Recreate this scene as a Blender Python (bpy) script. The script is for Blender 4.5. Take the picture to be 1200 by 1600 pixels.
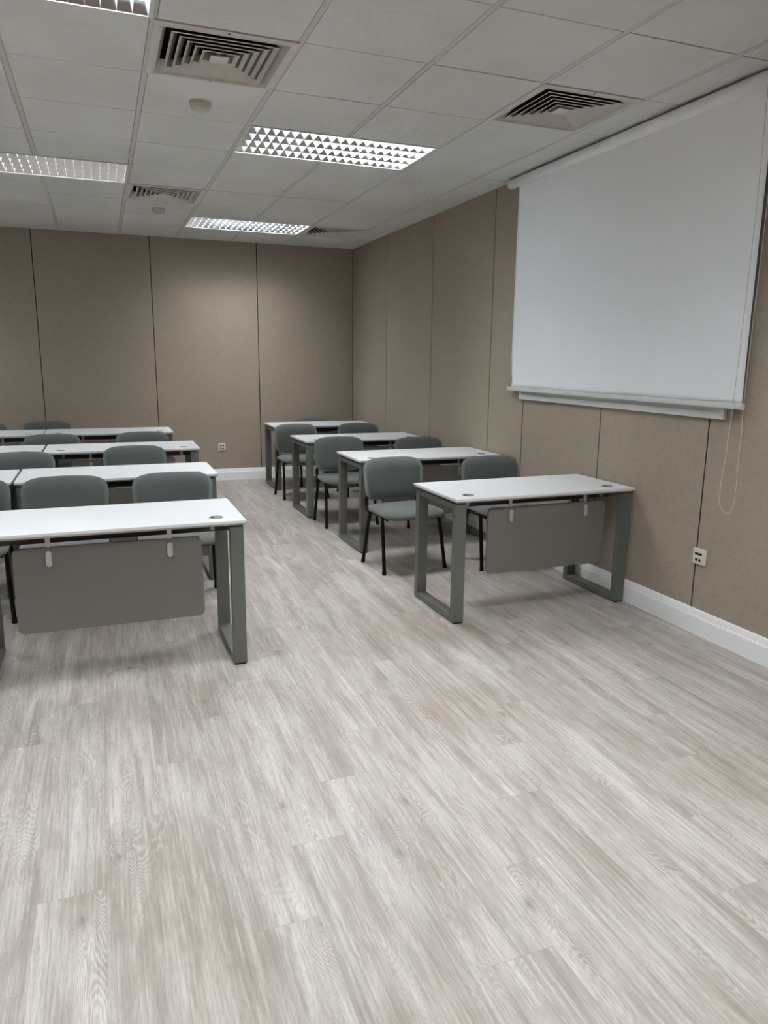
import bpy, bmesh, math, random
from mathutils import Vector, Matrix

for o in list(bpy.data.objects):
    bpy.data.objects.remove(o)
SC = bpy.context.scene
COL = SC.collection
PI = math.pi
random.seed(4)

# ------------------------------------------------------------------ camera, world, exposure
CAM_H = 1.4607
PITCH, YAW, ROLL, FPX = -0.2060, 0.3660, 0.0103, 1142.54
fw = Vector((math.sin(YAW)*math.cos(PITCH), math.cos(YAW)*math.cos(PITCH), math.sin(PITCH)))
rt = Vector((math.cos(YAW), -math.sin(YAW), 0))
up = rt.cross(fw)
r2 = rt*math.cos(ROLL) + up*math.sin(ROLL)
u2 = -rt*math.sin(ROLL) + up*math.cos(ROLL)
cd = bpy.data.cameras.new('camera')
cam = bpy.data.objects.new('camera', cd)
COL.objects.link(cam)
M = Matrix((r2, u2, -fw)).transposed().to_4x4()
M.translation = Vector((0, 0, CAM_H))
cam.matrix_world = M
cd.sensor_fit = 'AUTO'
cd.sensor_width = 36
cd.lens = 36*FPX/1600
cd.clip_start = 0.05
SC.camera = cam

w = bpy.data.worlds.new('world')
SC.world = w
w.use_nodes = True
w.node_tree.nodes['Background'].inputs[0].default_value = (0.8, 0.85, 0.9, 1)
w.node_tree.nodes['Background'].inputs[1].default_value = 0.0

vs = SC.view_settings
vs.view_transform = 'Standard'
vs.look = 'None'
vs.exposure = 0.0
vs.gamma = 1
vs.use_curve_mapping = False

LAMP_W = 57.0        # watts of each ceiling fixture
LAMP_COL = (0.965, 0.985, 1.02)
TUBE_E = 5.0

XR, YB, CE = 2.973, 8.911, 2.768      # right wall, back wall, ceiling height
XL, YF = -4.6, -3.2                   # left wall and the wall behind the camera
GX, GY, T = 0.2837, 3.3397, 0.6       # ceiling grid origin and pitch

# ------------------------------------------------------------------ material helpers
def srgb(r, g, b):
    f = lambda c: (c/255/12.92) if c/255 <= 0.04045 else ((c/255+0.055)/1.055)**2.4
    return (f(r), f(g), f(b), 1)

def mat(name, col, rough=0.5, metal=0.0, spec=0.5, bump=0.0, bscale=200.0, var=0.0, vscale=3.0):
    m = bpy.data.materials.new(name)
    m.use_nodes = True
    nt = m.node_tree
    p = nt.nodes['Principled BSDF']
    p.inputs['Base Color'].default_value = col
    p.inputs['Roughness'].default_value = rough
    p.inputs['Metallic'].default_value = metal
    p.inputs['Specular IOR Level'].default_value = spec
    tc = nt.nodes.new('ShaderNodeTexCoord')
    if bump:
        n = nt.nodes.new('ShaderNodeTexNoise')
        n.inputs['Scale'].default_value = bscale
        n.inputs['Detail'].default_value = 3
        b = nt.nodes.new('ShaderNodeBump')
        b.inputs['Strength'].default_value = bump
        b.inputs['Distance'].default_value = 0.002
        nt.links.new(tc.outputs['Object'], n.inputs['Vector'])
        nt.links.new(n.outputs['Fac'], b.inputs['Height'])
        nt.links.new(b.outputs['Normal'], p.inputs['Normal'])
    if var:
        n = nt.nodes.new('ShaderNodeTexNoise')
        n.inputs['Scale'].default_value = vscale
        n.inputs['Detail'].default_value = 4
        r = nt.nodes.new('ShaderNodeMapRange')
        r.inputs[1].default_value = 0.3
        r.inputs[2].default_value = 0.7
        r.inputs[3].default_value = 1-var
        r.inputs[4].default_value = 1+var
        h = nt.nodes.new('ShaderNodeHueSaturation')
        h.inputs['Color'].default_value = col
        nt.links.new(tc.outputs['Object'], n.inputs['Vector'])
        nt.links.new(n.outputs['Fac'], r.inputs[0])
        nt.links.new(r.outputs[0], h.inputs['Value'])
        nt.links.new(h.outputs[0], p.inputs['Base Color'])
    return m

def N(nt, typ, **kw):
    n = nt.nodes.new(typ)
    for k, v in kw.items():
        if k.startswith('i_'):
            key = k[2:]
            n.inputs[int(key) if key.isdigit() else key.replace('_', ' ')].default_value = v
        else:
            setattr(n, k, v)
    return n

def math_n(nt, op, a, b=None, c=None):
    n = nt.nodes.new('ShaderNodeMath')
    n.operation = op
    for i, v in enumerate((a, b, c)):
        if v is None:
            continue
        if isinstance(v, (int, float)):
            n.inputs[i].default_value = v
        else:
            nt.links.new(v, n.inputs[i])
    return n.outputs[0]

def mixc(nt, fac, a, b, blend='MIX'):
    n = nt.nodes.new('ShaderNodeMix')
    n.data_type = 'RGBA'
    n.blend_type = blend
    n.clamp_factor = True
    for sock, v in ((n.inputs[0], fac), (n.inputs[6], a), (n.inputs[7], b)):
        if isinstance(v, (int, float, tuple)):
            sock.default_value = v
        else:
            nt.links.new(v, sock)
    return n.outputs[2]

def ramp(nt, src, stops):
    n = nt.nodes.new('ShaderNodeValToRGB')
    e = n.color_ramp.elements
    while len(e) < len(stops):
        e.new(0.5)
    for k, (p, c) in zip(e, stops):
        k.position = p
        k.color = c if isinstance(c, tuple) else (c, c, c, 1)
    nt.links.new(src, n.inputs[0])
    return n.outputs[0]

# ---- floor: pale oak-look planks running down the room
def floor_material():
    m = bpy.data.materials.new('oak_plank_floor')
    m.use_nodes = True
    nt = m.node_tree
    L = nt.links.new
    p = nt.nodes['Principled BSDF']
    tc = N(nt, 'ShaderNodeTexCoord')
    sx = N(nt, 'ShaderNodeSeparateXYZ')
    L(tc.outputs['Object'], sx.inputs[0])
    X, Y = sx.outputs[0], sx.outputs[1]
    PW, PL = 0.177, 1.22
    u = math_n(nt, 'DIVIDE', math_n(nt, 'ADD', X, 0.076+PW*40), PW)
    row = math_n(nt, 'FLOOR', u)
    fu = math_n(nt, 'FRACT', u)
    v = math_n(nt, 'SUBTRACT', math_n(nt, 'DIVIDE', math_n(nt, 'SUBTRACT', Y, 1.945), PL), math_n(nt, 'MULTIPLY', math_n(nt, 'SUBTRACT', row, 39), 0.25))
    colm = math_n(nt, 'FLOOR', v)
    fv = math_n(nt, 'FRACT', v)
    wn2 = N(nt, 'ShaderNodeTexWhiteNoise', noise_dimensions='2D')
    cv = N(nt, 'ShaderNodeCombineXYZ')
    L(row, cv.inputs[0]); L(colm, cv.inputs[1])
    L(cv.outputs[0], wn2.inputs['Vector'])
    rnd = wn2.outputs['Value']
    rs = N(nt, 'ShaderNodeSeparateXYZ')
    L(wn2.outputs['Color'], rs.inputs[0])
    # local plank coordinates, shifted at random for every plank
    ox = math_n(nt, 'ADD', X, math_n(nt, 'MULTIPLY', rs.outputs[0], 37))
    oy = math_n(nt, 'ADD', Y, math_n(nt, 'MULTIPLY', rs.outputs[1], 53))
    def vec(a, b, sa, sb):
        c = N(nt, 'ShaderNodeCombineXYZ')
        L(math_n(nt, 'MULTIPLY', a, sa), c.inputs[0])
        L(math_n(nt, 'MULTIPLY', b, sb), c.inputs[1])
        return c.outputs[0]
    def noise(vc, sc, det=3, rough=0.5, dist=0.0):
        n = N(nt, 'ShaderNodeTexNoise')
        n.inputs['Scale'].default_value = sc
        n.inputs['Detail'].default_value = det
        n.inputs['Roughness'].default_value = rough
        n.inputs['Distortion'].default_value = dist
        L(vc, n.inputs['Vector'])
        return n.outputs['Fac']
    broad = noise(vec(ox, oy, 8.0, 1.5), 1.0, 1, 0.5, 0.3)             # cathedral field
    ctr = math_n(nt, 'MULTIPLY', math_n(nt, 'ABSOLUTE', math_n(nt, 'SUBTRACT', fu, 0.5)), 0.22)
    field = math_n(nt, 'ADD', broad, ctr)
    fine = noise(vec(ox, oy, 60.0, 9.0), 1.0, 3, 0.6)
    wob = noise(vec(ox, oy, 45.0, 16.0), 1.0, 3, 0.6)
    # knots: small, only in some cells
    vor = N(nt, 'ShaderNodeTexVoronoi', voronoi_dimensions='2D')
    vor.inputs['Scale'].default_value = 1.0
    L(vec(ox, oy, 4.2, 2.1), vor.inputs['Vector'])
    vs_ = N(nt, 'ShaderNodeSeparateXYZ')
    L(vor.outputs['Color'], vs_.inputs[0])
    has = ramp(nt, vs_.outputs[0], [(0.64, 0.0), (0.66, 1.0)])
    kd = math_n(nt, 'ADD', vor.outputs['Distance'], math_n(nt, 'MULTIPLY', math_n(nt, 'SUBTRACT', fine, 0.5), 0.10))
    knot = math_n(nt, 'MULTIPLY', ramp(nt, kd, [(0.01, 1.0), (0.04, 0.4), (0.10, 0.0)]), has)
    halo = math_n(nt, 'MULTIPLY', math_n(nt, 'POWER', 2.718, math_n(nt, 'MULTIPLY', kd, -7.0)), has)
    field = math_n(nt, 'ADD', field, math_n(nt, 'MULTIPLY', halo, 0.30))
    ringv = math_n(nt, 'ADD', math_n(nt, 'MULTIPLY', field, 300.0), math_n(nt, 'MULTIPLY', wob, 9.0))
    ring = math_n(nt, 'MULTIPLY_ADD', math_n(nt, 'SINE', ringv), 0.5, 0.5)
    ringmask = ramp(nt, math_n(nt, 'ADD', noise(vec(ox, oy, 10.0, 1.6), 1.0, 2, 0.5), math_n(nt, 'MULTIPLY', halo, 0.5)), [(0.50, 0.0), (0.68, 1.0)])
    streak = noise(vec(ox, oy, 105.0, 3.4), 1.0, 4, 0.68, 0.3)
    band = noise(vec(ox, oy, 13.0, 1.0), 1.0, 4, 0.6, 0.6)
    mott = noise(vec(ox, oy, 7.0, 3.5), 1.0, 4, 0.6, 0.5)
    fibre = noise(vec(ox, oy, 420.0, 26.0), 1.0, 2, 0.6)
    base = ramp(nt, band, [(0.30, srgb(150, 141, 133)), (0.44, srgb(174, 166, 158)), (0.57, srgb(191, 185, 178)), (0.70, srgb(214, 210, 204))])
    c1 = mixc(nt, math_n(nt, 'MULTIPLY', ramp(nt, mott, [(0.50, 0.0), (0.66, 1.0)]), 0.5), base, srgb(192, 192, 184))
    c1 = mixc(nt, math_n(nt, 'MULTIPLY', ramp(nt, mott, [(0.34, 1.0), (0.48, 0.0)]), 0.45), c1, srgb(157, 146, 136))
    c1 = mixc(nt, math_n(nt, 'MULTIPLY', ramp(nt, streak, [(0.36, 1.0), (0.52, 0.0)]), 0.50), c1, srgb(138, 127, 118))
    c1 = mixc(nt, math_n(nt, 'MULTIPLY', ramp(nt, streak, [(0.55, 0.0), (0.70, 1.0)]), 0.50), c1, srgb(220, 216, 211))
    dk = math_n(nt, 'MULTIPLY', math_n(nt, 'POWER', ring, 1.6), ringmask)
    lt = math_n(nt, 'MULTIPLY', math_n(nt, 'POWER', math_n(nt, 'SUBTRACT', 1.0, ring), 2.5), ringmask)
    c2 = mixc(nt, math_n(nt, 'MULTIPLY', dk, 0.30), c1, srgb(134, 121, 111))
    c2 = mixc(nt, math_n(nt, 'MULTIPLY', lt, 0.30), c2, srgb(222, 217, 210))
    c3 = mixc(nt, math_n(nt, 'MULTIPLY', ramp(nt, fibre, [(0.35, 1.0), (0.55, 0.0)]), 0.34), c2, srgb(138, 128, 121))
    c4 = mixc(nt, math_n(nt, 'MULTIPLY', knot, 0.5), c3, srgb(100, 86, 76))
    # plank-to-plank tone
    tone = N(nt, 'ShaderNodeHueSaturation')
    L(math_n(nt, 'MULTIPLY_ADD', rnd, 0.12, 0.775), tone.inputs['Value'])
    L(c4, tone.inputs['Color'])
    # old yellowish scuffs
    dirt = N(nt, 'ShaderNodeTexNoise')
    dirt.inputs['Scale'].default_value = 0.9
    dirt.inputs['Detail'].default_value = 5
    L(tc.outputs['Object'], dirt.inputs['Vector'])
    c5 = mixc(nt, math_n(nt, 'MULTIPLY', ramp(nt, dirt.outputs['Fac'], [(0.50, 0.0), (0.68, 1.0)]), 0.5), tone.outputs[0], srgb(214, 207, 188), 'MULTIPLY')
    # joints
    e1 = math_n(nt, 'MULTIPLY', math_n(nt, 'MINIMUM', fu, math_n(nt, 'SUBTRACT', 1.0, fu)), PW)
    e2 = math_n(nt, 'MULTIPLY', math_n(nt, 'MINIMUM', fv, math_n(nt, 'SUBTRACT', 1.0, fv)), PL)
    e = math_n(nt, 'MINIMUM', e1, e2)
    jn = ramp(nt, math_n(nt, 'MULTIPLY', e, 100.0), [(0.03, 1.0), (0.12, 0.0)])
    c6 = mixc(nt, math_n(nt, 'MULTIPLY', jn, 0.35), c5, srgb(110, 98, 90))
    L(c6, p.inputs['Base Color'])
    p.inputs['Roughness'].default_value = 0.42
    rr = math_n(nt, 'MULTIPLY_ADD', streak, 0.2, 0.34)
    L(rr, p.inputs['Roughness'])
    p.inputs['Specular IOR Level'].default_value = 0.35
    b = N(nt, 'ShaderNodeBump')
    b.inputs['Strength'].default_value = 0.12
    b.inputs['Distance'].default_value = 0.001
    L(math_n(nt, 'SUBTRACT', streak, jn), b.inputs['Height'])
    L(b.outputs[0], p.inputs['Normal'])
    return m

# ---- woven wall covering
def wall_material():
    m = bpy.data.materials.new('taupe_wall_fabric')
    m.use_nodes = True
    nt = m.node_tree
    L = nt.links.new
    p = nt.nodes['Principled BSDF']
    tc = N(nt, 'ShaderNodeTexCoord')
    def wn(scale, vec3):
        mp = N(nt, 'ShaderNodeMapping')
        mp.inputs['Scale'].default_value = vec3
        L(tc.outputs['Object'], mp.inputs[0])
        n = N(nt, 'ShaderNodeTexNoise')
        n.inputs['Scale'].default_value = scale
        n.inputs['Detail'].default_value = 2
        L(mp.outputs[0], n.inputs['Vector'])
        return n.outputs['Fac']
    h = wn(1.0, (25, 25, 420))
    v = wn(1.0, (420, 420, 25))
    s = math_n(nt, 'MULTIPLY_ADD', math_n(nt, 'ADD', h, v), 0.5, 0.0)
    big = wn(1.5, (1, 1, 1))
    col = ramp(nt, s, [(0.30, srgb(146, 135, 121)), (0.70, srgb(170, 158, 143))])
    hs = N(nt, 'ShaderNodeHueSaturation')
    L(col, hs.inputs['Color'])
    L(math_n(nt, 'MULTIPLY_ADD', big, 0.10, 0.95), hs.inputs['Value'])
    L(hs.outputs[0], p.inputs['Base Color'])
    p.inputs['Roughness'].default_value = 0.85
    p.inputs['Specular IOR Level'].default_value = 0.2
    b = N(nt, 'ShaderNodeBump')
    b.inputs['Strength'].default_value = 0.25
    b.inputs['Distance'].default_value = 0.001
    L(s, b.inputs['Height'])
    L(b.outputs[0], p.inputs['Normal'])
    return m

# ---- ceiling board with a shallow embossed wave
def tile_material():
    m = bpy.data.materials.new('ceiling_board')
    m.use_nodes = True
    nt = m.node_tree
    L = nt.links.new
    p = nt.nodes['Principled BSDF']
    tc = N(nt, 'ShaderNodeTexCoord')
    sx = N(nt, 'ShaderNodeSeparateXYZ')
    L(tc.outputs['Object'], sx.inputs[0])
    n = N(nt, 'ShaderNodeTexNoise')
    n.inputs['Scale'].default_value = 2.5
    L(tc.outputs['Object'], n.inputs['Vector'])
    a = math_n(nt, 'SINE', math_n(nt, 'ADD', math_n(nt, 'MULTIPLY', math_n(nt, 'ADD', sx.outputs[0], math_n(nt, 'MULTIPLY', sx.outputs[1], 0.35)), 105.0), math_n(nt, 'MULTIPLY', n.outputs['Fac'], 5.0)))
    c = math_n(nt, 'SINE', math_n(nt, 'MULTIPLY', math_n(nt, 'SUBTRACT', sx.outputs[1], math_n(nt, 'MULTIPLY', sx.outputs[0], 0.35)), 75.0))
    hgt = math_n(nt, 'MULTIPLY', a, c)
    b = N(nt, 'ShaderNodeBump')
    b.inputs['Strength'].default_value = 0.5
    b.inputs['Distance'].default_value = 0.003
    L(hgt, b.inputs['Height'])
    L(b.outputs[0], p.inputs['Normal'])
    n2 = N(nt, 'ShaderNodeTexNoise')
    n2.inputs['Scale'].default_value = 1.3
    n2.inputs['Detail'].default_value = 5
    L(tc.outputs['Object'], n2.inputs['Vector'])
    L(ramp(nt, n2.outputs['Fac'], [(0.35, srgb(212, 213, 209)), (0.65, srgb(226, 227, 224))]), p.inputs['Base Color'])
    p.inputs['Roughness'].default_value = 0.55
    p.inputs['Specular IOR Level'].default_value = 0.35
    return m

FLOOR = floor_material()
WALL = wall_material()
TILE = tile_material()
TBAR = mat('ceiling_runner_metal', srgb(205, 203, 196), 0.5)
SEAM = mat('dark_seam', srgb(44, 38, 33), 0.9)
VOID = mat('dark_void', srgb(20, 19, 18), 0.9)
SKIRT = mat('white_skirting_paint', srgb(248, 249, 248), 0.38, bump=0.05, bscale=30, var=0.02)
DESKTOP = mat('white_laminate', srgb(228, 231, 231), 0.28, bump=0.04, bscale=600, var=0.01)
DESKEDGE = mat('off_white_shaded_edge', srgb(196, 192, 182), 0.4, var=0.02)  # off-white edge, toned down to carry the shading of the underside chamfer
STEEL = mat('grey_painted_steel', srgb(97, 99, 92), 0.45, bump=0.05, bscale=500, var=0.03)
DARKSTEEL = mat('dark_under_frame_steel', srgb(70, 71, 70), 0.5, var=0.03)
PANEL = mat('taupe_grey_panel', srgb(110, 106, 100), 0.5, bump=0.04, bscale=300, var=0.015)
ALU = mat('satin_aluminium', srgb(190, 190, 188), 0.35, 0.6, var=0.03)
BLACK = mat('black_painted_steel', srgb(5, 5, 6), 0.45, spec=0.22, bump=0.03, var=0.1)
RUBBER = mat('black_rubber', srgb(10, 10, 11), 0.6, spec=0.2, var=0.1)
GROM = mat('grey_plastic_grommet', srgb(120, 121, 121), 0.4, var=0.03)
CHROME = mat('bright_bolt_metal', srgb(200, 200, 205), 0.2, 0.9, var=0.02)
SOCK = mat('cream_plastic', srgb(222, 216, 204), 0.35, var=0.02)
WHITEP = mat('white_plastic', srgb(212, 214, 212), 0.35, var=0.015)
DETECT = mat('aged_white_plastic', srgb(196, 190, 178), 0.4, var=0.03)
VENTM = mat('dusty_white_vent_metal', srgb(216, 210, 202), 0.45, var=0.07, vscale=14)
SLATSHADE = mat('shaded_vent_metal', srgb(128, 117, 109), 0.6, var=0.15, vscale=20)  # darker tone that paints the shade lines between vent slats
HOUSE = mat('white_lamp_housing', srgb(225, 225, 222), 0.4, var=0.01)
LOUV = mat('polished_louvre_aluminium', srgb(238, 240, 243), 0.10, 1.0, var=0.02)
LAMEL = mat('satin_cross_blade_aluminium', srgb(215, 220, 226), 0.30, 0.6, var=0.02)
CORD = mat('bead_chain_plastic', srgb(208, 202, 190), 0.4, var=0.03)

def fabric_mat(name, col):
    m = mat(name, col, 0.85, spec=0.25)
    nt = m.node_tree
    L = nt.links.new
    p = nt.nodes['Principled BSDF']
    tc = [n for n in nt.nodes if n.type == 'TEX_COORD'][0]
    w1 = N(nt, 'ShaderNodeTexWave', wave_type='BANDS', bands_direction='X')
    w2 = N(nt, 'ShaderNodeTexWave', wave_type='BANDS', bands_direction='Z')
    for q in (w1, w2):
        q.inputs['Scale'].default_value = 150
        q.inputs['Distortion'].default_value = 2.0
        L(tc.outputs['Object'], q.inputs['Vector'])
    s = math_n(nt, 'ADD', w1.outputs['Fac'], w2.outputs['Fac'])
    b = N(nt, 'ShaderNodeBump')
    b.inputs['Strength'].default_value = 0.15
    b.inputs['Distance'].default_value = 0.001
    L(s, b.inputs['Height'])
    L(b.outputs[0], p.inputs['Normal'])
    p.inputs['Sheen Weight'].default_value = 0.25
    return m
FABRIC = fabric_mat('grey_chair_fabric', srgb(87, 91, 88))

def screen_mat():
    m = mat('matt_white_screen_cloth', srgb(250, 252, 254), 0.7, spec=0.2, bump=0.03, bscale=900)
    return m
SCREEN = screen_mat()

TUBE = bpy.data.materials.new('lit_fluorescent_tube')
TUBE.use_nodes = True
_p = TUBE.node_tree.nodes['Principled BSDF']
_p.inputs['Base Color'].default_value = (0.9, 0.9, 0.9, 1)
_p.inputs['Emission Color'].default_value = (*LAMP_COL, 1)
_p.inputs['Emission Strength'].default_value = TUBE_E

# ------------------------------------------------------------------ object helpers
def tag(o, label=None, cat=None, group=None, kind=None):
    if label: o['label'] = label
    if cat: o['category'] = cat
    if group: o['group'] = group
    if kind: o['kind'] = kind
    return o

def empty(name, loc=(0, 0, 0), rz=0.0):
    o = bpy.data.objects.new(name, None)
    o.empty_display_size = 0.1
    COL.objects.link(o)
    o.location = loc
    o.rotation_euler = (0, 0, rz)
    return o

def build(name, bm, material, parent=None, smooth=False, bevel=0.0, seg=2, sub=0, angle=40):
    me = bpy.data.meshes.new(name)
    bmesh.ops.recalc_face_normals(bm, faces=bm.faces[:])
    bm.to_mesh(me)
    bm.free()
    mats = material if isinstance(material, (list, tuple)) else [material]
    for m in mats:
        me.materials.append(m)
    o = bpy.data.objects.new(name, me)
    COL.objects.link(o)
    if parent:
        o.parent = parent
    if smooth:
        for f in me.polygons:
            f.use_smooth = True
    if bevel:
        md = o.modifiers.new('bevel', 'BEVEL')
        md.width = bevel
        md.segments = seg
        md.limit_method = 'ANGLE'
        md.angle_limit = math.radians(angle)
        md.harden_normals = False
    if sub:
        md = o.modifiers.new('sub', 'SUBSURF')
        md.levels = sub
        md.render_levels = sub
    return o

def box(bm, x0, x1, y0, y1, z0, z1, mi=0):
    v = [bm.verts.new((x, y, z)) for x in (x0, x1) for y in (y0, y1) for z in (z0, z1)]
    for q in ((0, 1, 3, 2), (4, 6, 7, 5), (0, 4, 5, 1), (2, 3, 7, 6), (0, 2, 6, 4), (1, 5, 7, 3)):
        f = bm.faces.new([v[i] for i in q])
        f.material_index = mi
    return v

def prism(bm, pts, a, b, axis='x', mi=0):
    """closed 2D outline extruded between a and b along an axis"""
    def P(u, v, w):
        return {'x': (w, u, v), 'y': (u, w, v), 'z': (u, v, w)}[axis]
    A = [bm.verts.new(P(u, v, a)) for u, v in pts]
    B = [bm.verts.new(P(u, v, b)) for u, v in pts]
    n = len(pts)
    fs = [bm.faces.new(A), bm.faces.new(B[::-1])]
    for i in range(n):
        fs.append(bm.faces.new((A[i], B[i], B[(i+1) % n], A[(i+1) % n])))
    for f in fs:
        f.material_index = mi

def rrect(cx, cy, w, h, r, seg=5):
    pts = []
    for k, (sx, sy) in enumerate(((1, 1), (-1, 1), (-1, -1), (1, -1))):
        for i in range(seg+1):
            a = PI/2*k + PI/2*i/seg
            pts.append((cx+sx*(w/2-r)+r*math.cos(a), cy+sy*(h/2-r)+r*math.sin(a)))
    return pts

def cyl(bm, c, r, h, axis='z', n=24, r2=None):
    r2 = r if r2 is None else r2
    A, B = [], []
    for i in range(n):
        a = 2*PI*i/n
        for lst, rad, t in ((A, r, 0), (B, r2, h)):
            u, v = rad*math.cos(a), rad*math.sin(a)
            d = {'z': (u, v, t), 'x': (t, u, v), 'y': (u, t, v)}[axis]
            lst.append(bm.verts.new((c[0]+d[0], c[1]+d[1], c[2]+d[2])))
    bm.faces.new(A[::-1]); bm.faces.new(B)
    for i in range(n):
        bm.faces.new((A[i], A[(i+1) % n], B[(i+1) % n], B[i]))

def tube(bm, pts, ra, rb=None, n=12, side=Vector((1, 0, 0)), cap=True):
    """sweep an ellipse (ra along 'side', rb across) along a smooth path"""
    rb = ra if rb is None else rb
    pts = [Vector(p) for p in pts]
    rings = []
    for i, p in enumerate(pts):
        t = (pts[min(i+1, len(pts)-1)] - pts[max(i-1, 0)]).normalized()
        s = (side - t*side.dot(t))
        if s.length < 1e-3:
            s = Vector((0, 1, 0)) - t*t.y
        s.normalize()
        b = t.cross(s)
        rings.append([bm.verts.new(p + s*ra*math.cos(2*PI*k/n) + b*rb*math.sin(2*PI*k/n)) for k in range(n)])
    for A, B in zip(rings, rings[1:]):
        for k in range(n):
            bm.faces.new((A[k], A[(k+1) % n], B[(k+1) % n], B[k]))
    if cap:
        bm.faces.new(rings[0][::-1])
        bm.faces.new(rings[-1])

def spline(ctrl, steps=6):
    """Catmull-Rom through the control points"""
    P = [Vector(c) for c in ctrl]
    P = [P[0]*2-P[1]] + P + [P[-1]*2-P[-2]]
    out = []
    for i in range(1, len(P)-2):
        for k in range(steps):
            t = k/steps
            a, b, c, d = P[i-1], P[i], P[i+1], P[i+2]
            out.append(0.5*((2*b)+(c-a)*t+(2*a-5*b+4*c-d)*t*t+(3*b-a-3*c+d)*t**3))
    out.append(P[-2])
    return out

def copy_tree(o, parent=None):
    c = o.copy()
    COL.objects.link(c)
    c.parent = parent
    for ch in list(o.children):
        copy_tree(ch, c)
    return c

# ================================================================== SETTING
bm = bmesh.new()
box(bm, XL-0.2, XR+0.2, YF-0.2, YB+0.2, -0.12, 0.0)
tag(build('floor', bm, FLOOR), kind='structure')

# walls: separate padded panels with dark joints between them
def panel_wall(name, axis, fixed, out, seams, lo, hi):
    """axis 'y': wall running along y at x=fixed; 'x': wall running along x at y=fixed"""
    bm = bmesh.new()
    es = [lo]+sorted(seams)+[hi]
    g = 0.005
    for a, b in zip(es, es[1:]):
        p0, p1 = a+g, b-g
        if axis == 'y':
            box(bm, min(fixed, fixed+out*0.02), max(fixed, fixed+out*0.02), p0, p1, 0.0, CE+0.02)
        else:
            box(bm, p0, p1, min(fixed, fixed+out*0.02), max(fixed, fixed+out*0.02), 0.0, CE+0.02)
    f0, f1 = sorted((fixed+out*0.0025, fixed+out*0.15))
    if axis == 'y':
        box(bm, f0, f1, lo, hi, -0.05, CE+0.30, 1)
    else:
        box(bm, lo, hi, f0, f1, -0.05, CE+0.30, 1)
    return tag(build(name, bm, [WALL, SEAM], bevel=0.0010, seg=1), kind='structure')

panel_wall('wall_right', 'y', XR, 1, [-2.0, -0.9, 0.2, 1.2, 2.09, 2.995, 3.903, 4.843, 5.377, 6.543, 7.740], YF, YB+0.2)
panel_wall('wall_back', 'x', YB, 1, [-4.19, -2.99, -1.79, -0.597, 0.597, 1.788], XL-0.2, XR)
panel_wall('wall_left', 'y', XL, -1, [-2.1+1.2*i for i in range(9)], YF-0.2, YB)
panel_wall('wall_front', 'x', YF, -1, [-3.4, -2.2, -1.0, 0.2, 1.4], XL, XR+0.2)

# skirting with an ogee top
SKP = [(0.0, 0.0), (0.016, 0.0), (0.016, 0.096), (0.0135, 0.099), (0.0135, 0.104), (0.011, 0.107), (0.0105, 0.116),
       (0.0085, 0.122), (0.0085, 0.126), (0.0065, 0.131), (0.005, 0.137), (0.0, 0.139)]
bm = bmesh.new(); prism(bm, [(YB-a, b) for a, b in SKP], XL, XR, 'x')
tag(build('baseboard_back', bm, SKIRT), kind='structure')
bm = bmesh.new(); prism(bm, [(XR-a, b) for a, b in SKP], YF, YB, 'y')
tag(build('baseboard_right', bm, SKIRT), kind='structure')
bm = bmesh.new(); prism(bm, [(XL+a, b) for a, b in SKP], YF, YB, 'y')
tag(build('baseboard_left', bm, SKIRT), kind='structure')
bm = bmesh.new(); prism(bm, [(YF+a, b) for a, b in SKP], XL, XR, 'x')
tag(build('baseboard_front', bm, SKIRT), kind='structure')

# ceiling grid cells used by lamps and air vents
FIX = [(1, 2), (1, 7), (-2, -1), (-2, 4), (1, -3), (1, -8), (-2, -6), (-5, 2), (-5, 7), (-5, -3), (-8, -1), (-8, 4), (-8, -6)]
VENTS = [(0, 0), (3, 0), (0, 5), (3, 7)]
used = set()
for c, r in FIX:
    used.add((c, r)); used.add((c+1, r))
for c in VENTS:
    used.add(c)
bm = bmesh.new()
c0 = math.floor((XL-GX)/T)-1
c1 = math.ceil((XR-GX)/T)+1
q0 = math.floor((YF-GY)/T)-1
q1 = math.ceil((YB-GY)/T)+1
rb = random.Random(2)
for c in range(c0, c1):
    for r in range(q0, q1):
        if (c, r) in used:
            continue
        x0, x1 = max(GX+c*T+0.0145, XL+0.002), min(GX+(c+1)*T-0.0145, XR-0.002)
        y0, y1 = max(GY+r*T+0.0035, YF+0.002), min(GY+(r+1)*T-0.0035, YB-0.002)
        if x1-x0 < 0.01 or y1-y0 < 0.01:
            continue
        dz = rb.uniform(-0.0012, 0.0012)
        box(bm, x0, x1, y0, y1, CE+dz, CE+0.016)
box(bm, XL-0.2, XR+0.2, YF-0.2, YB+0.2, CE+0.32, CE+0.40, 1)
tag(build('ceiling', bm, [TILE, VOID], bevel=0.002, seg=2), kind='structure')
bm = bmesh.new()
for c in range(c0, c1+1):
    x = GX+c*T
    if XL < x < XR:
        gaps = sorted(GY+r*T for q, r in FIX if q+1 == c)     # the long lamps cover two boards: no runner across them
        ya = YF
        for g in gaps+[None]:
            yb2 = YB if g is None else g
            if yb2 > ya:
                box(bm, x-0.012, x+0.012, ya, yb2, CE+0.0015, CE+0.030)
            ya = max(YF, (g or 0)+T)
for r in range(q0, q1+1):
    y = GY+r*T
    if YF < y < YB:
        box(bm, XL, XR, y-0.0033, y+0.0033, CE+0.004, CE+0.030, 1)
box(bm, XR-0.012, XR, YF, YB, CE+0.0005, CE+0.02)
box(bm, XL, XR, YB-0.012, YB, CE+0.0005, CE+0.02)
tag(build('trim_1', bm, [TBAR, mat('shadow_gap_runner', srgb(98, 95, 90), 0.6)]), kind='structure')

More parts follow.
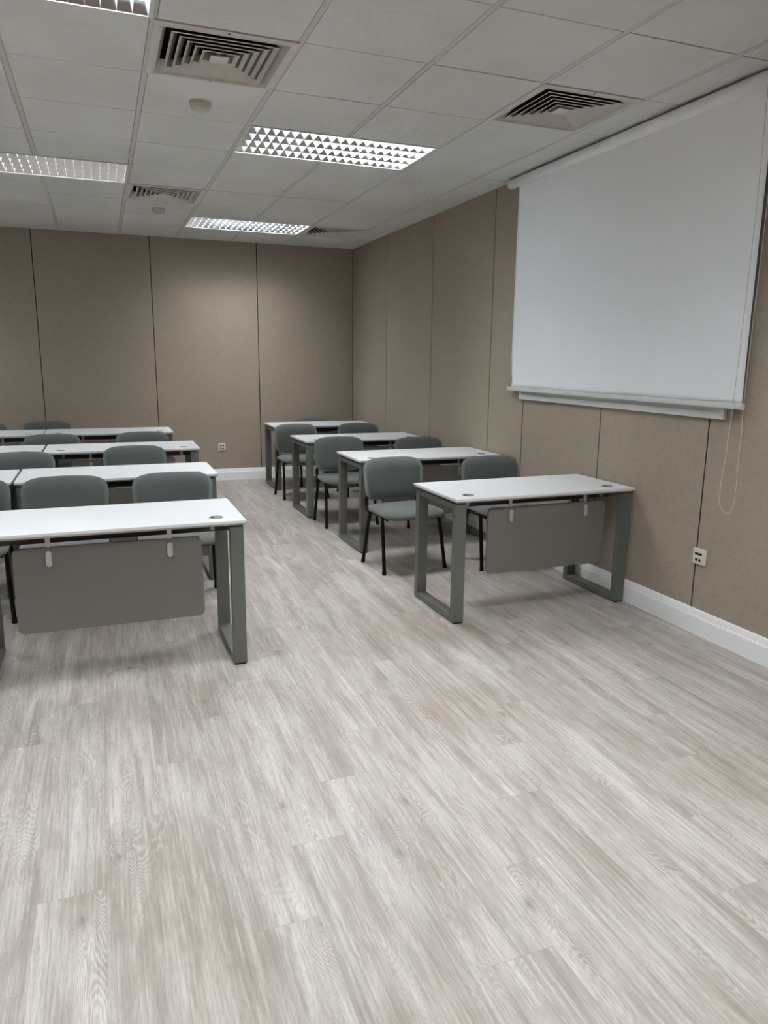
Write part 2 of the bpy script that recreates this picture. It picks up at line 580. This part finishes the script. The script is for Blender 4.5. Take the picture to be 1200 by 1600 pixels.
# ================================================================== CEILING LAMPS
def make_lamp():
    root = empty('ceiling_light')
    W, D = 1.2, 0.6          # local: x 0..1.2, y 0..0.6, z=0 is the ceiling plane
    bm = bmesh.new()         # housing: shallow tray open below
    a, b = 0.004, 0.004
    box(bm, a, W-a, b, D-b, 0.095, 0.100)
    box(bm, a, a+0.004, b, D-b, -0.002, 0.095)
    box(bm, W-a-0.004, W-a, b, D-b, -0.002, 0.095)
    box(bm, a, W-a, b, b+0.004, -0.002, 0.095)
    box(bm, a, W-a, D-b-0.004, D-b, -0.002, 0.095)
    build('housing', bm, HOUSE, root)
    bm = bmesh.new()         # visible rim
    m = 0.014
    box(bm, 0.003, W-0.003, 0.003, m, -0.004, 0.001)
    box(bm, 0.003, W-0.003, D-m, D-0.003, -0.004, 0.001)
    box(bm, 0.003, 0.020, m, D-m, -0.004, 0.001)
    box(bm, W-0.020, W-0.003, m, D-m, -0.004, 0.001)
    build('rim', bm, HOUSE, root, bevel=0.001)
    # louvre: tapered blades, closed knife edge below, open wide above
    bm = bmesh.new()
    nx, ny = 20, 4
    X0, X1, Y0, Y1 = 0.020, W-0.020, m, D-m
    hz = 0.044
    def blade(pa, pb, across, tw, bw):
        v = []
        for p in (pa, pb):
            for s, z in ((-bw, 0), (bw, 0), (tw, hz), (-tw, hz)):
                v.append(bm.verts.new((p[0]+across[0]*s, p[1]+across[1]*s, z)))
        bm.faces.new(v[0:4]); bm.faces.new(v[4:8][::-1])
        for i in range(4):
            bm.faces.new((v[i], v[(i+1) % 4], v[4+(i+1) % 4], v[4+i]))
    for j in range(0, ny+1):
        y = Y0+(Y1-Y0)*j/ny
        blade((X0, y), (X1, y), (0, 1), 0.016, 0.0012)
    build('reflector_blade', bm, LOUV, root)
    bm = bmesh.new()
    for i in range(0, nx+1):
        x = X0+(X1-X0)*i/nx
        blade((x, Y0), (x, Y1), (1, 0), 0.005, 0.0008)
    build('cross_blade', bm, LAMEL, root)
    for j in range(4):
        y = Y0+(Y1-Y0)*(j+0.5)/ny
        bm = bmesh.new()
        cyl(bm, (0.05, y, 0.072), 0.013, 1.10, 'x', 12)
        build('tube', bm, TUBE, root, smooth=True)
    ld = bpy.data.lights.new('lamp_glow', 'AREA')
    ld.shape = 'RECTANGLE'
    ld.size, ld.size_y = 1.12, 0.54
    ld.energy = LAMP_W
    ld.color = LAMP_COL
    ld.spread = math.radians(172)
    lo = bpy.data.objects.new('lamp_glow', ld)
    COL.objects.link(lo)
    lo.location = (W/2, D/2, 0.0885)
    lo.parent = root
    return root

LAMP_LBL = {
    (1, 2): 'lit louvred ceiling light in the middle of the view, largest and brightest',
    (1, 7): 'lit louvred ceiling light farthest back, above the rear desks',
    (-2, -1): 'louvred ceiling light cut off by the top edge of the picture, upper left',
    (1, -3): 'louvred ceiling light just in front of the projection screen, above and before the picture edge',
    (1, -8): 'louvred ceiling light behind the camera on the screen side',
    (-2, -6): 'louvred ceiling light behind the camera in the middle of the room',
    (-5, 2): 'louvred ceiling light over the left part of the room, level with the front desks',
    (-5, 7): 'louvred ceiling light over the left part of the room, near the back wall',
    (-5, -3): 'louvred ceiling light over the left part of the room, in front of the desks',
    (-8, -1): 'louvred ceiling light by the left wall, before the front desks',
    (-8, 4): 'louvred ceiling light by the left wall, above the desks',
    (-8, -6): 'louvred ceiling light by the left wall, behind the camera',
    (-2, 4): 'louvred ceiling light at the left edge with darker reflecting cells',
}
proto = None
for k, (c, r) in enumerate(FIX):
    o = make_lamp() if proto is None else copy_tree(proto)
    proto = proto or o
    o.location = (GX+c*T, GY+r*T, CE)
    for ch in o.children:            # energies set per lamp; screen column boosted to brighten the right side
        if ch.type == 'LIGHT':
            ch.data = ch.data.copy()
            ch.data.energy = LAMP_W*{(1, 2): 1.55, (1, 7): 1.25, (1, -3): 1.85, (-2, 4): 0.5, (-2, -1): 0.95, (-2, -6): 1.3, (1, -8): 1.3}.get((c, r), 0.85)
    tag(o, LAMP_LBL[(c, r)], 'ceiling light', 'louvred ceiling lights')

# ================================================================== AIR VENTS
def make_vent():
    root = empty('ceiling_vent')
    bm = bmesh.new()
    S = 0.297
    def ring(bm, a, za, b, zb):
        A = [bm.verts.new((sx*a, sy*a, za)) for sx, sy in ((-1, -1), (1, -1), (1, 1), (-1, 1))]
        B = [bm.verts.new((sx*b, sy*b, zb)) for sx, sy in ((-1, -1), (1, -1), (1, 1), (-1, 1))]
        for i in range(4):
            bm.faces.new((A[i], A[(i+1) % 4], B[(i+1) % 4], B[i]))
    prof = [(S, 0.004), (S, -0.004), (S-0.026, -0.005), (S-0.028, -0.009), (S-0.034, -0.009), (S-0.062, 0.045), (S-0.060, 0.047)]
    for (a, za), (b, zb) in zip(prof, prof[1:]):
        ring(bm, a, za, b, zb)
    build('frame', bm, VENTM, root)
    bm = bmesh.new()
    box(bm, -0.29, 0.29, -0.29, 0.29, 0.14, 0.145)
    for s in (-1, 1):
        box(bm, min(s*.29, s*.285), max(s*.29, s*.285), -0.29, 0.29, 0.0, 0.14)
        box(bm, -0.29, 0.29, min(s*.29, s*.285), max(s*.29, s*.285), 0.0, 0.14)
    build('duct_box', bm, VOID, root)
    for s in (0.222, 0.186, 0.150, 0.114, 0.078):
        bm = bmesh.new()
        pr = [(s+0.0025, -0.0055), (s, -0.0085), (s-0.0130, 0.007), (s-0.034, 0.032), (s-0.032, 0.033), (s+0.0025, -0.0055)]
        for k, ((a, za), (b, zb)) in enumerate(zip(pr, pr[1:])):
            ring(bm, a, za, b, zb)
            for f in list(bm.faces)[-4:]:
                f.material_index = {4: 1, 2: 2}.get(k, 0)  # black backs and darker upper inner band paint in the shade between slats
        build('slat', bm, [VENTM, VOID, SLATSHADE], root)
    bm = bmesh.new()
    box(bm, -0.040, 0.040, -0.040, 0.040, -0.008, -0.005)
    box(bm, -0.008, 0.008, -0.008, 0.008, -0.005, 0.14)
    build('centre_plate', bm, VENTM, root, bevel=0.001)
    for s in (-1, 1):
        bm = bmesh.new()
        cyl(bm, (0, s*0.283, -0.0065), 0.005, 0.003, 'z', 10)
        build('screw', bm, DARKSTEEL, root)
    return root
VL = {(0, 0): 'square louvred air vent nearest the camera, dusty, upper left beside a smoke detector',
      (3, 0): 'square louvred air vent with very dark gaps near the projection screen',
      (0, 5): 'small-looking dirty square air vent beside the left ceiling light',
      (3, 7): 'farthest square air vent, dark, beside the rearmost ceiling light'}
proto = None
for c, r in VENTS:
    o = make_vent() if proto is None else copy_tree(proto)
    proto = proto or o
    o.location = (GX+(c+.5)*T, GY+(r+.5)*T, CE)
    tag(o, VL[(c, r)], 'air vent', 'ceiling air vents')

# ================================================================== SMOKE DETECTORS
def make_detector():
    root = empty('smoke_detector')
    bm = bmesh.new(); cyl(bm, (0, 0, -0.012), 0.056, 0.012, 'z', 36, 0.058)
    build('base', bm, DETECT, root, smooth=False, bevel=0.002)
    bm = bmesh.new(); cyl(bm, (0, 0, -0.036), 0.050, 0.024, 'z', 36, 0.055)
    build('chamber', bm, DETECT, root, bevel=0.004)
    bm = bmesh.new(); cyl(bm, (0, 0, -0.044), 0.034, 0.008, 'z', 36, 0.040)
    build('cap', bm, DETECT, root, bevel=0.002)
    return root
d1 = make_detector(); d1.location = (0.579, 4.262, CE)
tag(d1, 'round white smoke detector on the ceiling nearest the camera', 'smoke detector', 'smoke detectors')
d2 = copy_tree(d1); d2.location = (0.585, 7.277, CE)
tag(d2, 'round white smoke detector farther back, behind the second air vent', 'smoke detector', 'smoke detectors')

# ================================================================== PROJECTION SCREEN + BOARD
SX = XR-0.065
root = empty('projection_screen', (SX, 3.9, CE-0.045))
def loc(o):      # geometry is written in room coordinates; shift to the parent's base
    for v in o.data.vertices:
        v.co -= Vector(root.location)
    return o
bm = bmesh.new(); cyl(bm, (SX, 2.70, CE-0.045), 0.034, 2.32, 'y', 32)
loc(build('roller_tube', bm, SCREEN, root, smooth=True, bevel=0))
for (ya, yb_) in ((2.675, 2.70), (5.020, 5.045)):
    bm = bmesh.new(); cyl(bm, (SX, ya, CE-0.045), 0.036, yb_-ya, 'y', 28)
    loc(build('end_cap', bm, WHITEP, root, bevel=0.003))
    bm = bmesh.new(); box(bm, SX-0.012, XR-0.001, (ya if ya < 3 else yb_-0.003), (ya+0.003 if ya < 3 else yb_), CE-0.080, CE-0.001)
    loc(build('bracket', bm, WHITEP, root, bevel=0.001))
# cloth: falls from the wall side of the roller, very gently rippled at the far bottom corner
bm = bmesh.new()
Y0s, Y1s, Z0s, Z1s = 2.762, 4.972, 1.262, CE-0.045
ny, nz = 70, 50
grid = []
for j in range(nz+1):
    z = Z0s+(Z1s-Z0s)*j/nz
    rowv = []
    for i in range(ny+1):
        y = Y0s+(Y1s-Y0s)*i/ny
        low = math.exp(-((z-Z0s)/0.14)**2)
        pinch = 0.014*math.exp(-((z-1.36)/0.07)**2)
        yy = y
        if i > ny*0.9:
            yy -= pinch*(i-ny*0.9)/(ny*0.1)
        x = XR-0.040 + 0.004*low*math.sin(y*9+1) + 0.006*low*math.exp(-((y-Y1s)/0.12)**2)*math.sin((z-Z0s)*40)
        rowv.append((x, yy, z))
    grid.append(rowv)
V = [[bm.verts.new(p) for p in rr] for rr in grid]
for j in range(nz):
    for i in range(ny):
        bm.faces.new((V[j][i], V[j][i+1], V[j+1][i+1], V[j+1][i]))
o = loc(build('screen_cloth', bm, SCREEN, root, smooth=True))
md = o.modifiers.new('thick', 'SOLIDIFY'); md.thickness = 0.0008
bm = bmesh.new(); prism(bm, rrect(XR-0.043, 1.250, 0.022, 0.030, 0.006, 3), 2.752, 4.990, 'y')
loc(build('hem_bar', bm, WHITEP, root, bevel=0))
for ya in (2.748, 4.988):
    bm = bmesh.new(); prism(bm, rrect(XR-0.043, 1.250, 0.025, 0.033, 0.007, 3), ya, ya+0.007, 'y')
    loc(build('hem_end_cap', bm, WHITEP, root))
pts = [(2.758, 2.70), (2.752, 2.3), (2.750, 2.092), (2.757, 1.7), (2.759, 1.542), (2.764, 1.298), (2.764, 1.236), (2.774, 1.08), (2.773, 1.03), (2.784, 0.917),
       (2.789, 0.80), (2.780, 0.755), (2.758, 0.729), (2.731, 0.722), (2.708, 0.738), (2.695, 0.785), (2.693, 0.90), (2.697, 1.055), (2.694, 1.12), (2.701, 1.24), (2.699, 1.6), (2.694, 2.0), (2.692, 2.4), (2.690, 2.70)]
bm = bmesh.new()
pth = spline([(XR-0.090-0.0*i, a, b) for i, (a, b) in enumerate(pts)], 5)
tube(bm, pth, 0.0014, 0.0014, 6)
acc = 0
for p, q in zip(pth, pth[1:]):            # beads threaded on the cord
    n = max(1, int((q-p).length/0.012))
    for k in range(n):
        c = p.lerp(q, k/n)
        bmesh.ops.create_icosphere(bm, subdivisions=1, radius=0.0023, matrix=Matrix.Translation(c))
loc(build('bead_chain', bm, CORD, root, smooth=True))
bm = bmesh.new(); cyl(bm, (SX-0.005, 2.680, CE-0.045), 0.032, 0.012, 'y', 24)
loc(build('chain_wheel', bm, WHITEP, root))
tag(root, 'large white pull-down projection screen with bead chain on the right wall', 'projection screen')

root = empty('wall_board', (XR-0.012, 3.87, 1.77))
by0, by1, bz0, bz1 = 2.884, 4.874, 1.176, 2.376
bm = bmesh.new(); box(bm, XR-0.014, XR, by0+0.02, by1-0.02, bz0+0.02, bz1-0.02)
loc(build('board_face', bm, WHITEP, root))
bm = bmesh.new()
def frame_pts(a, b, c, d):
    return [(a, b), (c, b), (c, d), (a, d)]
t = 0.038
outer = [(by0, bz0), (by1, bz0), (by1, bz1), (by0, bz1)]
inner = [(by0+t, bz0+t), (by1-t, bz0+t), (by1-t, bz1-t), (by0+t, bz1-t)]
for i in range(4):
    j = (i+1) % 4
    prism(bm, [outer[i], outer[j], inner[j], inner[i]], XR-0.022, XR-0.001, 'x')
loc(build('board_frame', bm, WHITEP, root, bevel=0.0015))
tag(root, 'white-framed board on the right wall, only its lower edge showing below the screen', 'board')

# ================================================================== WALL SOCKETS
def make_socket(name, wide, holes, loc_, rz):
    root = empty(name, loc_, rz)        # local: plate in x/z, facing -y
    bm = bmesh.new(); prism(bm, rrect(0, 0, wide, 0.088, 0.006, 4), -0.010, 0, 'y')
    build('plate', bm, SOCK, root, bevel=0.0025)
    bm = bmesh.new(); prism(bm, rrect(0, -0.002, wide*0.72, 0.066, 0.003, 3), -0.013, -0.009, 'y')
    build('insert', bm, SOCK, root, bevel=0.001)
    for (x0, x1, z0, z1) in holes:
        bm = bmesh.new(); box(bm, x0, x1, -0.0136, -0.012, z0, z1)
        build('port', bm, RUBBER, root)
    return root
s = make_socket('data_socket', 0.088, [(-0.028, 0.022, 0.008, 0.020), (-0.022, -0.008, -0.026, -0.012), (0.002, 0.016, -0.026, -0.012)],
                (XR-0.0005, 2.962, 0.432), -PI/2)
bm = bmesh.new(); box(bm, -0.024, 0.022, -0.016, -0.0125, -0.008, 0.001)
build('port_cover', bm, WHITEP, s, bevel=0.001)
tag(s, 'cream data socket with dark ports on the right wall near the front desk', 'wall socket', 'wall sockets')
s = make_socket('wall_socket', 0.086, [(-0.024, -0.004, 0.008, 0.020), (0.004, 0.024, 0.008, 0.020), (-0.022, -0.006, -0.024, -0.012), (0.006, 0.022, -0.024, -0.012)],
                (1.312, YB-0.0005, 0.408), 0)
tag(s, 'small cream socket low on the back wall between the desk columns', 'wall socket', 'wall sockets')

# ================================================================== DESKS
DW, DD, DH = 1.2, 0.575, 0.72
def make_desk():
    """local origin: floor, centre; y- is the side facing the camera"""
    root = empty('desk')
    hw, hd = DW/2, DD/2
    bm = bmesh.new()
    x, y = hw, hd
    lay = [(0.0, 0.0, DH, 0), (0.0, 0.0, DH-0.013, 1), (0.012, 0.012, DH-0.024, 1)]
    rings = [[bm.verts.new((sx*(x-a), sy*(y-b), z)) for sx, sy in ((-1, -1), (1, -1), (1, 1), (-1, 1))] for a, b, z, _ in lay]
    bm.faces.new(rings[0])
    bm.faces.new(rings[2][::-1]).material_index = 1
    for k in (0, 1):
        for i in range(4):
            f = bm.faces.new((rings[k][i], rings[k+1][i], rings[k+1][(i+1) % 4], rings[k][(i+1) % 4]))
            f.material_index = k
    build('tabletop', bm, [DESKTOP, DESKEDGE], root, bevel=0.0006, angle=20)
    # leg frames
    fy = hd-0.016
    ztop, zb = DH-0.033, 0.006
    for s in (-1, 1):
        bm = bmesh.new()
        xo = s*(hw-0.012); xi = s*(hw-0.074)
        outer = rrect(0, (ztop+zb)/2, 2*fy, ztop-zb, 0.006, 3)
        iw, ih = 2*fy-0.090, ztop-zb-0.062
        inner = rrect(0, (ztop+zb)/2+0.0, iw, ih, 0.003, 3)
        n = len(outer)
        R = []
        for pts in (outer, inner):
            for xx in (xo, xi):
                R.append([bm.verts.new((xx, u, v)) for u, v in pts])
        Oo, Oi, Io, Ii = R
        for i in range(n):
            j = (i+1) % n
            bm.faces.new((Oo[i], Oo[j], Oi[j], Oi[i]))
            bm.faces.new((Io[i], Ii[i], Ii[j], Io[j]))
            bm.faces.new((Oo[i], Io[i], Io[j], Oo[j]))
            bm.faces.new((Oi[i], Oi[j], Ii[j], Ii[i]))
        lf = build('leg_frame', bm, STEEL, root)
        for t in (-1, 1):
            bm = bmesh.new()
            box(bm, min(xo, xi)+0.004, max(xo, xi)-0.004, t*(fy-0.02)-0.018, t*(fy-0.02)+0.018, 0.0, 0.0065)
            build('foot_pad', bm, RUBBER, lf)
        for t in (-1, 1):
            bm = bmesh.new()
            box(bm, min(xo, xi)+0.012, max(xo, xi)-0.012, t*0.16-0.03, t*0.16+0.03, ztop-0.001, DH-0.0235)
            build('spacer', bm, DARKSTEEL, root)
    # rails below the top
    for yy in (-0.13, 0.15):
        bm = bmesh.new()
        box(bm, -(hw-0.067), hw-0.067, yy-0.020, yy+0.020, ztop-0.042, ztop-0.002)
        build('rail', bm, DARKSTEEL, root, bevel=0.002)
        for xx in (-0.46, 0.46):
            bm = bmesh.new(); box(bm, xx-0.010, xx+0.010, yy-0.026, yy-0.019, ztop-0.035, DH-0.0235)
            build('rail_bracket', bm, ALU, root)
    # modesty panel facing the front of the room
    py = -hd+0.055
    bm = bmesh.new(); prism(bm, rrect(0.0, 0.452, 0.80, 0.385, 0.028, 6), py, py+0.018, 'y')
    mp = build('modesty_panel', bm, PANEL, root, bevel=0.0015)
    for xx in (-0.255, 0.255):
        bm = bmesh.new()
        box(bm, xx-0.010, xx+0.010, py+0.004, py+0.010, 0.640, DH-0.0235)
        box(bm, xx-0.010, xx+0.010, py+0.004, py+0.055, DH-0.029, DH-0.0235)
        o = build('panel_bracket', bm, ALU, root, bevel=0.001)
        bm = bmesh.new()
        prism(bm, rrect(xx, 0.594, 0.025, 0.070, 0.0124, 6), py-0.009, py+0.0005, 'y')
        build('clamp', bm, ALU, o, bevel=0.002)
    for xx in (-0.475, 0.475):
        bm = bmesh.new(); cyl(bm, (xx, -hd+0.100, DH-0.001), 0.034, 0.0035, 'z', 32, 0.032)
        g = build('cable_grommet', bm, GROM, root, bevel=0.0008)
        bm = bmesh.new()
        pts = [(xx-0.012+0.014*math.cos(a), -hd+0.100+0.020*math.sin(a)) for a in [PI/2+PI*i/10 for i in range(11)]]
        prism(bm, pts, DH+0.002, DH+0.0030, 'z')
        build('grommet_slot', bm, RUBBER, g)
    return root

# (near-left corner x, near edge y, turn), label
DESKS = [
    ((1.757, 3.492, 0.012), 'white-topped desk at the front of the right-hand column, nearest the projection screen'),
    ((1.765, 5.110, 0.010), 'white-topped desk second from the front in the right-hand column'),
    ((1.712, 6.470, 0.015), 'white-topped desk third from the front in the right-hand column, second from the back wall'),
    ((1.752, 7.985, 0.000), 'white-topped desk at the back of the right-hand column, by the room corner'),
    ((-0.607, 3.340, 0.000), 'large-looking white-topped front desk at the left, closest of all to the camera'),
    ((-0.525, 4.790, 0.000), 'white-topped desk second from the front in the left block, aisle side'),
    ((-0.462, 6.250, -0.010), 'white-topped desk third from the front in the left block, aisle side'),
    ((-0.545, 7.690, 0.004), 'white-topped desk in the rearmost left row, aisle side, near the back wall'),
    ((-1.740, 4.780, 0.000), 'white desktop cut off by the left edge, joined to the left block\'s second-row aisle desk'),
    ((-1.676, 6.240, 0.000), 'white desktop cut off by the left edge in the third row of the left block'),
    ((-1.760, 7.680, 0.000), 'white desktop cut off by the left edge in the rearmost left row'),
]
proto = None
for (x, y, a), lbl in DESKS:
    o = make_desk() if proto is None else copy_tree(proto)
    proto = proto or o
    ca, sa = math.cos(a), math.sin(a)
    o.location = (x+DW/2*ca-DD/2*sa, y+DD/2*ca+DW/2*sa, 0)
    o.rotation_euler = (0, 0, a)
    tag(o, lbl, 'desk', 'white-topped desks in rows')

for ch in proto.children:            # on the right front desk the panel hangs a little towards the wall
    if ch.name.split('.')[0] in ('modesty_panel', 'panel_bracket'):
        ch.location.x += 0.035

# ================================================================== CHAIRS
def cushion(bm, outline, thick_fn, to3d, rings=7):
    """pillow built from concentric copies of an outline; thick_fn(t) = half thickness at inset t (0 edge..1 centre)"""
    n = len(outline)
    def layer(sgn):
        L = []
        for k in range(rings+1):
            t = k/rings
            L.append([bm.verts.new(to3d(u, v, t, sgn)) for u, v in [(p[0]*(1-t), p[1]*(1-t)) for p in outline]] if k < rings else
                     [bm.verts.new(to3d(0, 0, 1, sgn))])
        return L
    A, B = layer(1), layer(-1)
    for L in (A, B):
        for k in range(rings-1):
            for i in range(n):
                j = (i+1) % n
                bm.faces.new((L[k][i], L[k][j], L[k+1][j], L[k+1][i]))
        for i in range(n):
            bm.faces.new((L[rings-1][i], L[rings-1][(i+1) % n], L[rings][0]))
    for i in range(n):
        j = (i+1) % n
        bm.faces.new((A[0][i], B[0][i], B[0][j], A[0][j]))

def super_outline(w, h, e, n=56, taper=0.0, dip=0.0):
    pts = []
    for i in range(n):
        a = 2*PI*i/n
        c, s_ = math.cos(a), math.sin(a)
        x = math.copysign(abs(c)**(2/e), c)*w/2
        y = math.copysign(abs(s_)**(2/e), s_)*h/2
        x *= 1+taper*(y/(h/2))
        y += dip*(1-(x/(w/2))**2)*(1 if y > 0 else -0.6)
        pts.append((x, y))
    return pts

def make_chair():
    """local origin: floor, centre of the four feet; the sitter faces -y (towards the camera)"""
    root = empty('stacking_chair')
    # seat
    bm = bmesh.new()
    ol = super_outline(0.462, 0.43, 5.0, taper=-0.03)
    def s3(u, v, t, sg):
        e = math.sqrt(1-(1-min(1, t*3.2))**2)
        fr = max(0.0, (-v-0.08)/0.13)
        z = 0.408 + 0.012*sg + (0.018 if sg > 0 else 0.010)*e*sg - 0.014*fr*fr
        z += -0.006*math.exp(-((u/0.14)**2+((v-0.03)/0.14)**2))*(1 if sg > 0 else 0)
        return (u, v-0.01, z)
    cushion(bm, ol, None, s3)
    build('seat', bm, FABRIC, root, smooth=True)
    # hard shell below the cushion
    bm = bmesh.new()
    ol = super_outline(0.425, 0.375, 4.2, taper=-0.03)
    def sh3(u, v, t, sg):
        fr = max(0.0, (-v-0.08)/0.13)
        return (u, v-0.006, 0.392+(0.006 if sg > 0 else -0.006*min(1, t*3))-0.012*fr*fr)
    cushion(bm, ol, None, sh3, 4)
    build('seat_shell', bm, RUBBER, root, smooth=True)
    # backrest, leaning slightly and curved round the sitter
    BZ, BY, lean = 0.604, 0.205, 0.13
    def bk(thf, thb):
        def f(u, v, t, sg):
            e = (1-(1-min(1, t*2.4))**2)
            d = -(thf*e) if sg > 0 else thb*e
            curve = -0.55*(u*u) + 0.035*(v/0.16)**2*0.2
            y = BY + v*lean + curve + d
            return (u, y, BZ+v)
        return f
    bm = bmesh.new()
    cushion(bm, super_outline(0.474, 0.303, 4.8, taper=0.04, dip=0.006), None, bk(0.026, 0.014))
    build('backrest', bm, FABRIC, root, smooth=True)
    bm = bmesh.new()
    ol = super_outline(0.445, 0.276, 4.8, taper=0.04, dip=0.006)
    def bs(u, v, t, sg):
        x, y, z = bk(0.0, 0.0)(u, v, t, sg)
        return (x, y+(0.010 if sg > 0 else 0.020*min(1, t*3)+0.012), z)
    cushion(bm, ol, None, bs, 4)
    build('back_shell', bm, RUBBER, root, smooth=True)
    # four legs: oval tube, splayed, bent in under the seat
    for sx in (-1, 1):
        for fy_, ty in ((-0.180, -0.100), (0.180, 0.105)):
            bm = bmesh.new()
            path = spline([(sx*0.240, fy_, 0.012), (sx*0.2335, fy_*0.66+ty*0.34, 0.15), (sx*0.227, fy_*0.3+ty*0.7, 0.29), (sx*0.222, ty*1.02, 0.375),
                           (sx*0.214, ty, 0.398), (sx*0.196, ty*0.98, 0.405), (sx*0.160, ty, 0.398), (sx*0.10, ty, 0.386)], 5)
            tube(bm, path, 0.0125, 0.0155, 12)
            lg = build('leg', bm, BLACK, root, smooth=True)
            bm = bmesh.new()
            tube(bm, [(sx*0.2405, fy_*1.005, 0.0), (sx*0.2405, fy_*1.003, 0.012), (sx*0.2385, fy_*0.965+ty*0.035, 0.030)], 0.0142, 0.0175, 12)
            build('foot_cap', bm, RUBBER, lg, smooth=False)
    # seat rails and cross tubes
    for sx in (-1, 1):
        bm = bmesh.new()
        tube(bm, spline([(sx*0.205, -0.15, 0.382), (sx*0.207, -0.02, 0.388), (sx*0.207, 0.12, 0.388), (sx*0.206, 0.178, 0.400),
                         (sx*0.204, 0.205, 0.440), (sx*0.200, 0.205, 0.500), (sx*0.190, 0.212, 0.580)], 5), 0.008, 0.014, 12)
        up_ = build('back_upright', bm, BLACK, root, smooth=True)
        bm = bmesh.new()
        prism(bm, [(0.10, 0.37), (0.19, 0.385), (0.215, 0.44), (0.205, 0.475), (0.185, 0.43), (0.10, 0.405)], sx*0.218, sx*0.212, 'x')
        build('gusset', bm, BLACK, up_)
        for yy in (-0.100, 0.105):
            bm = bmesh.new(); cyl(bm, (sx*0.222-0.006, yy, 0.398), 0.0075, 0.012, 'x', 12)
            build('bolt', bm, CHROME, root, smooth=True)
    for yy in (-0.100, 0.105):
        bm = bmesh.new(); tube(bm, [(-0.12, yy, 0.386), (0.12, yy, 0.386)], 0.009, 0.009, 10, side=Vector((0, 1, 0)))
        build('cross_tube', bm, BLACK, root, smooth=True)
    return root

CHAIRS = [
    ((1.970, 4.735, 0.08), 'grey chair fully seen beside the aisle, behind the right front desk'),
    ((2.675, 4.590, 0.00), 'grey chair by the wall behind the right front desk, legs half hidden by its panel'),
    ((2.005, 6.205, 0.03), 'grey aisle-side chair behind the second right-hand desk'),
    ((2.700, 5.990, 0.00), 'grey wall-side chair between the second and third right-hand desks, only its back showing'),
    ((1.955, 7.610, 0.05), 'grey aisle-side chair between the two rearmost right-hand desks'),
    ((2.650, 7.560, 0.00), 'grey wall-side chair between the two rearmost right-hand desks'),
    ((2.350, 8.380, 0.00), 'grey chair against the back wall, a sliver showing above the last right-hand desk'),
    ((-0.245, 4.480, -0.03), 'grey chair at the left front desk, left one of the two behind its top'),
    ((0.375, 4.450, 0.00), 'grey chair at the left front desk, aisle-side one with seat end showing'),
    ((-0.775, 4.520, 0.00), 'grey chair cut off by the left edge in the front row'),
    ((-0.600, 5.780, 0.00), 'grey chair back half cut by the left edge in the second left row'),
    ((0.217, 5.980, 0.00), 'grey aisle-side chair behind the second-row desk of the left block'),
    ((-0.450, 7.110, 0.00), 'grey chair behind the third-row left desk, left of the aisle-side one'),
    ((0.335, 7.140, 0.00), 'grey aisle-side chair behind the third-row desk of the left block'),
    ((-0.577, 8.590, 0.00), 'grey chair against the back wall behind the rearmost left desk'),
    ((-1.200, 8.480, 0.00), 'sliver of a grey chair back at the left edge of the rearmost row'),
]
proto = None
for (x, y, a), lbl in CHAIRS:
    o = make_chair() if proto is None else copy_tree(proto)
    proto = proto or o
    o.location = (x, y, 0)
    o.rotation_euler = (0, 0, a)
    tag(o, lbl, 'chair', 'grey fabric chairs at the desks')
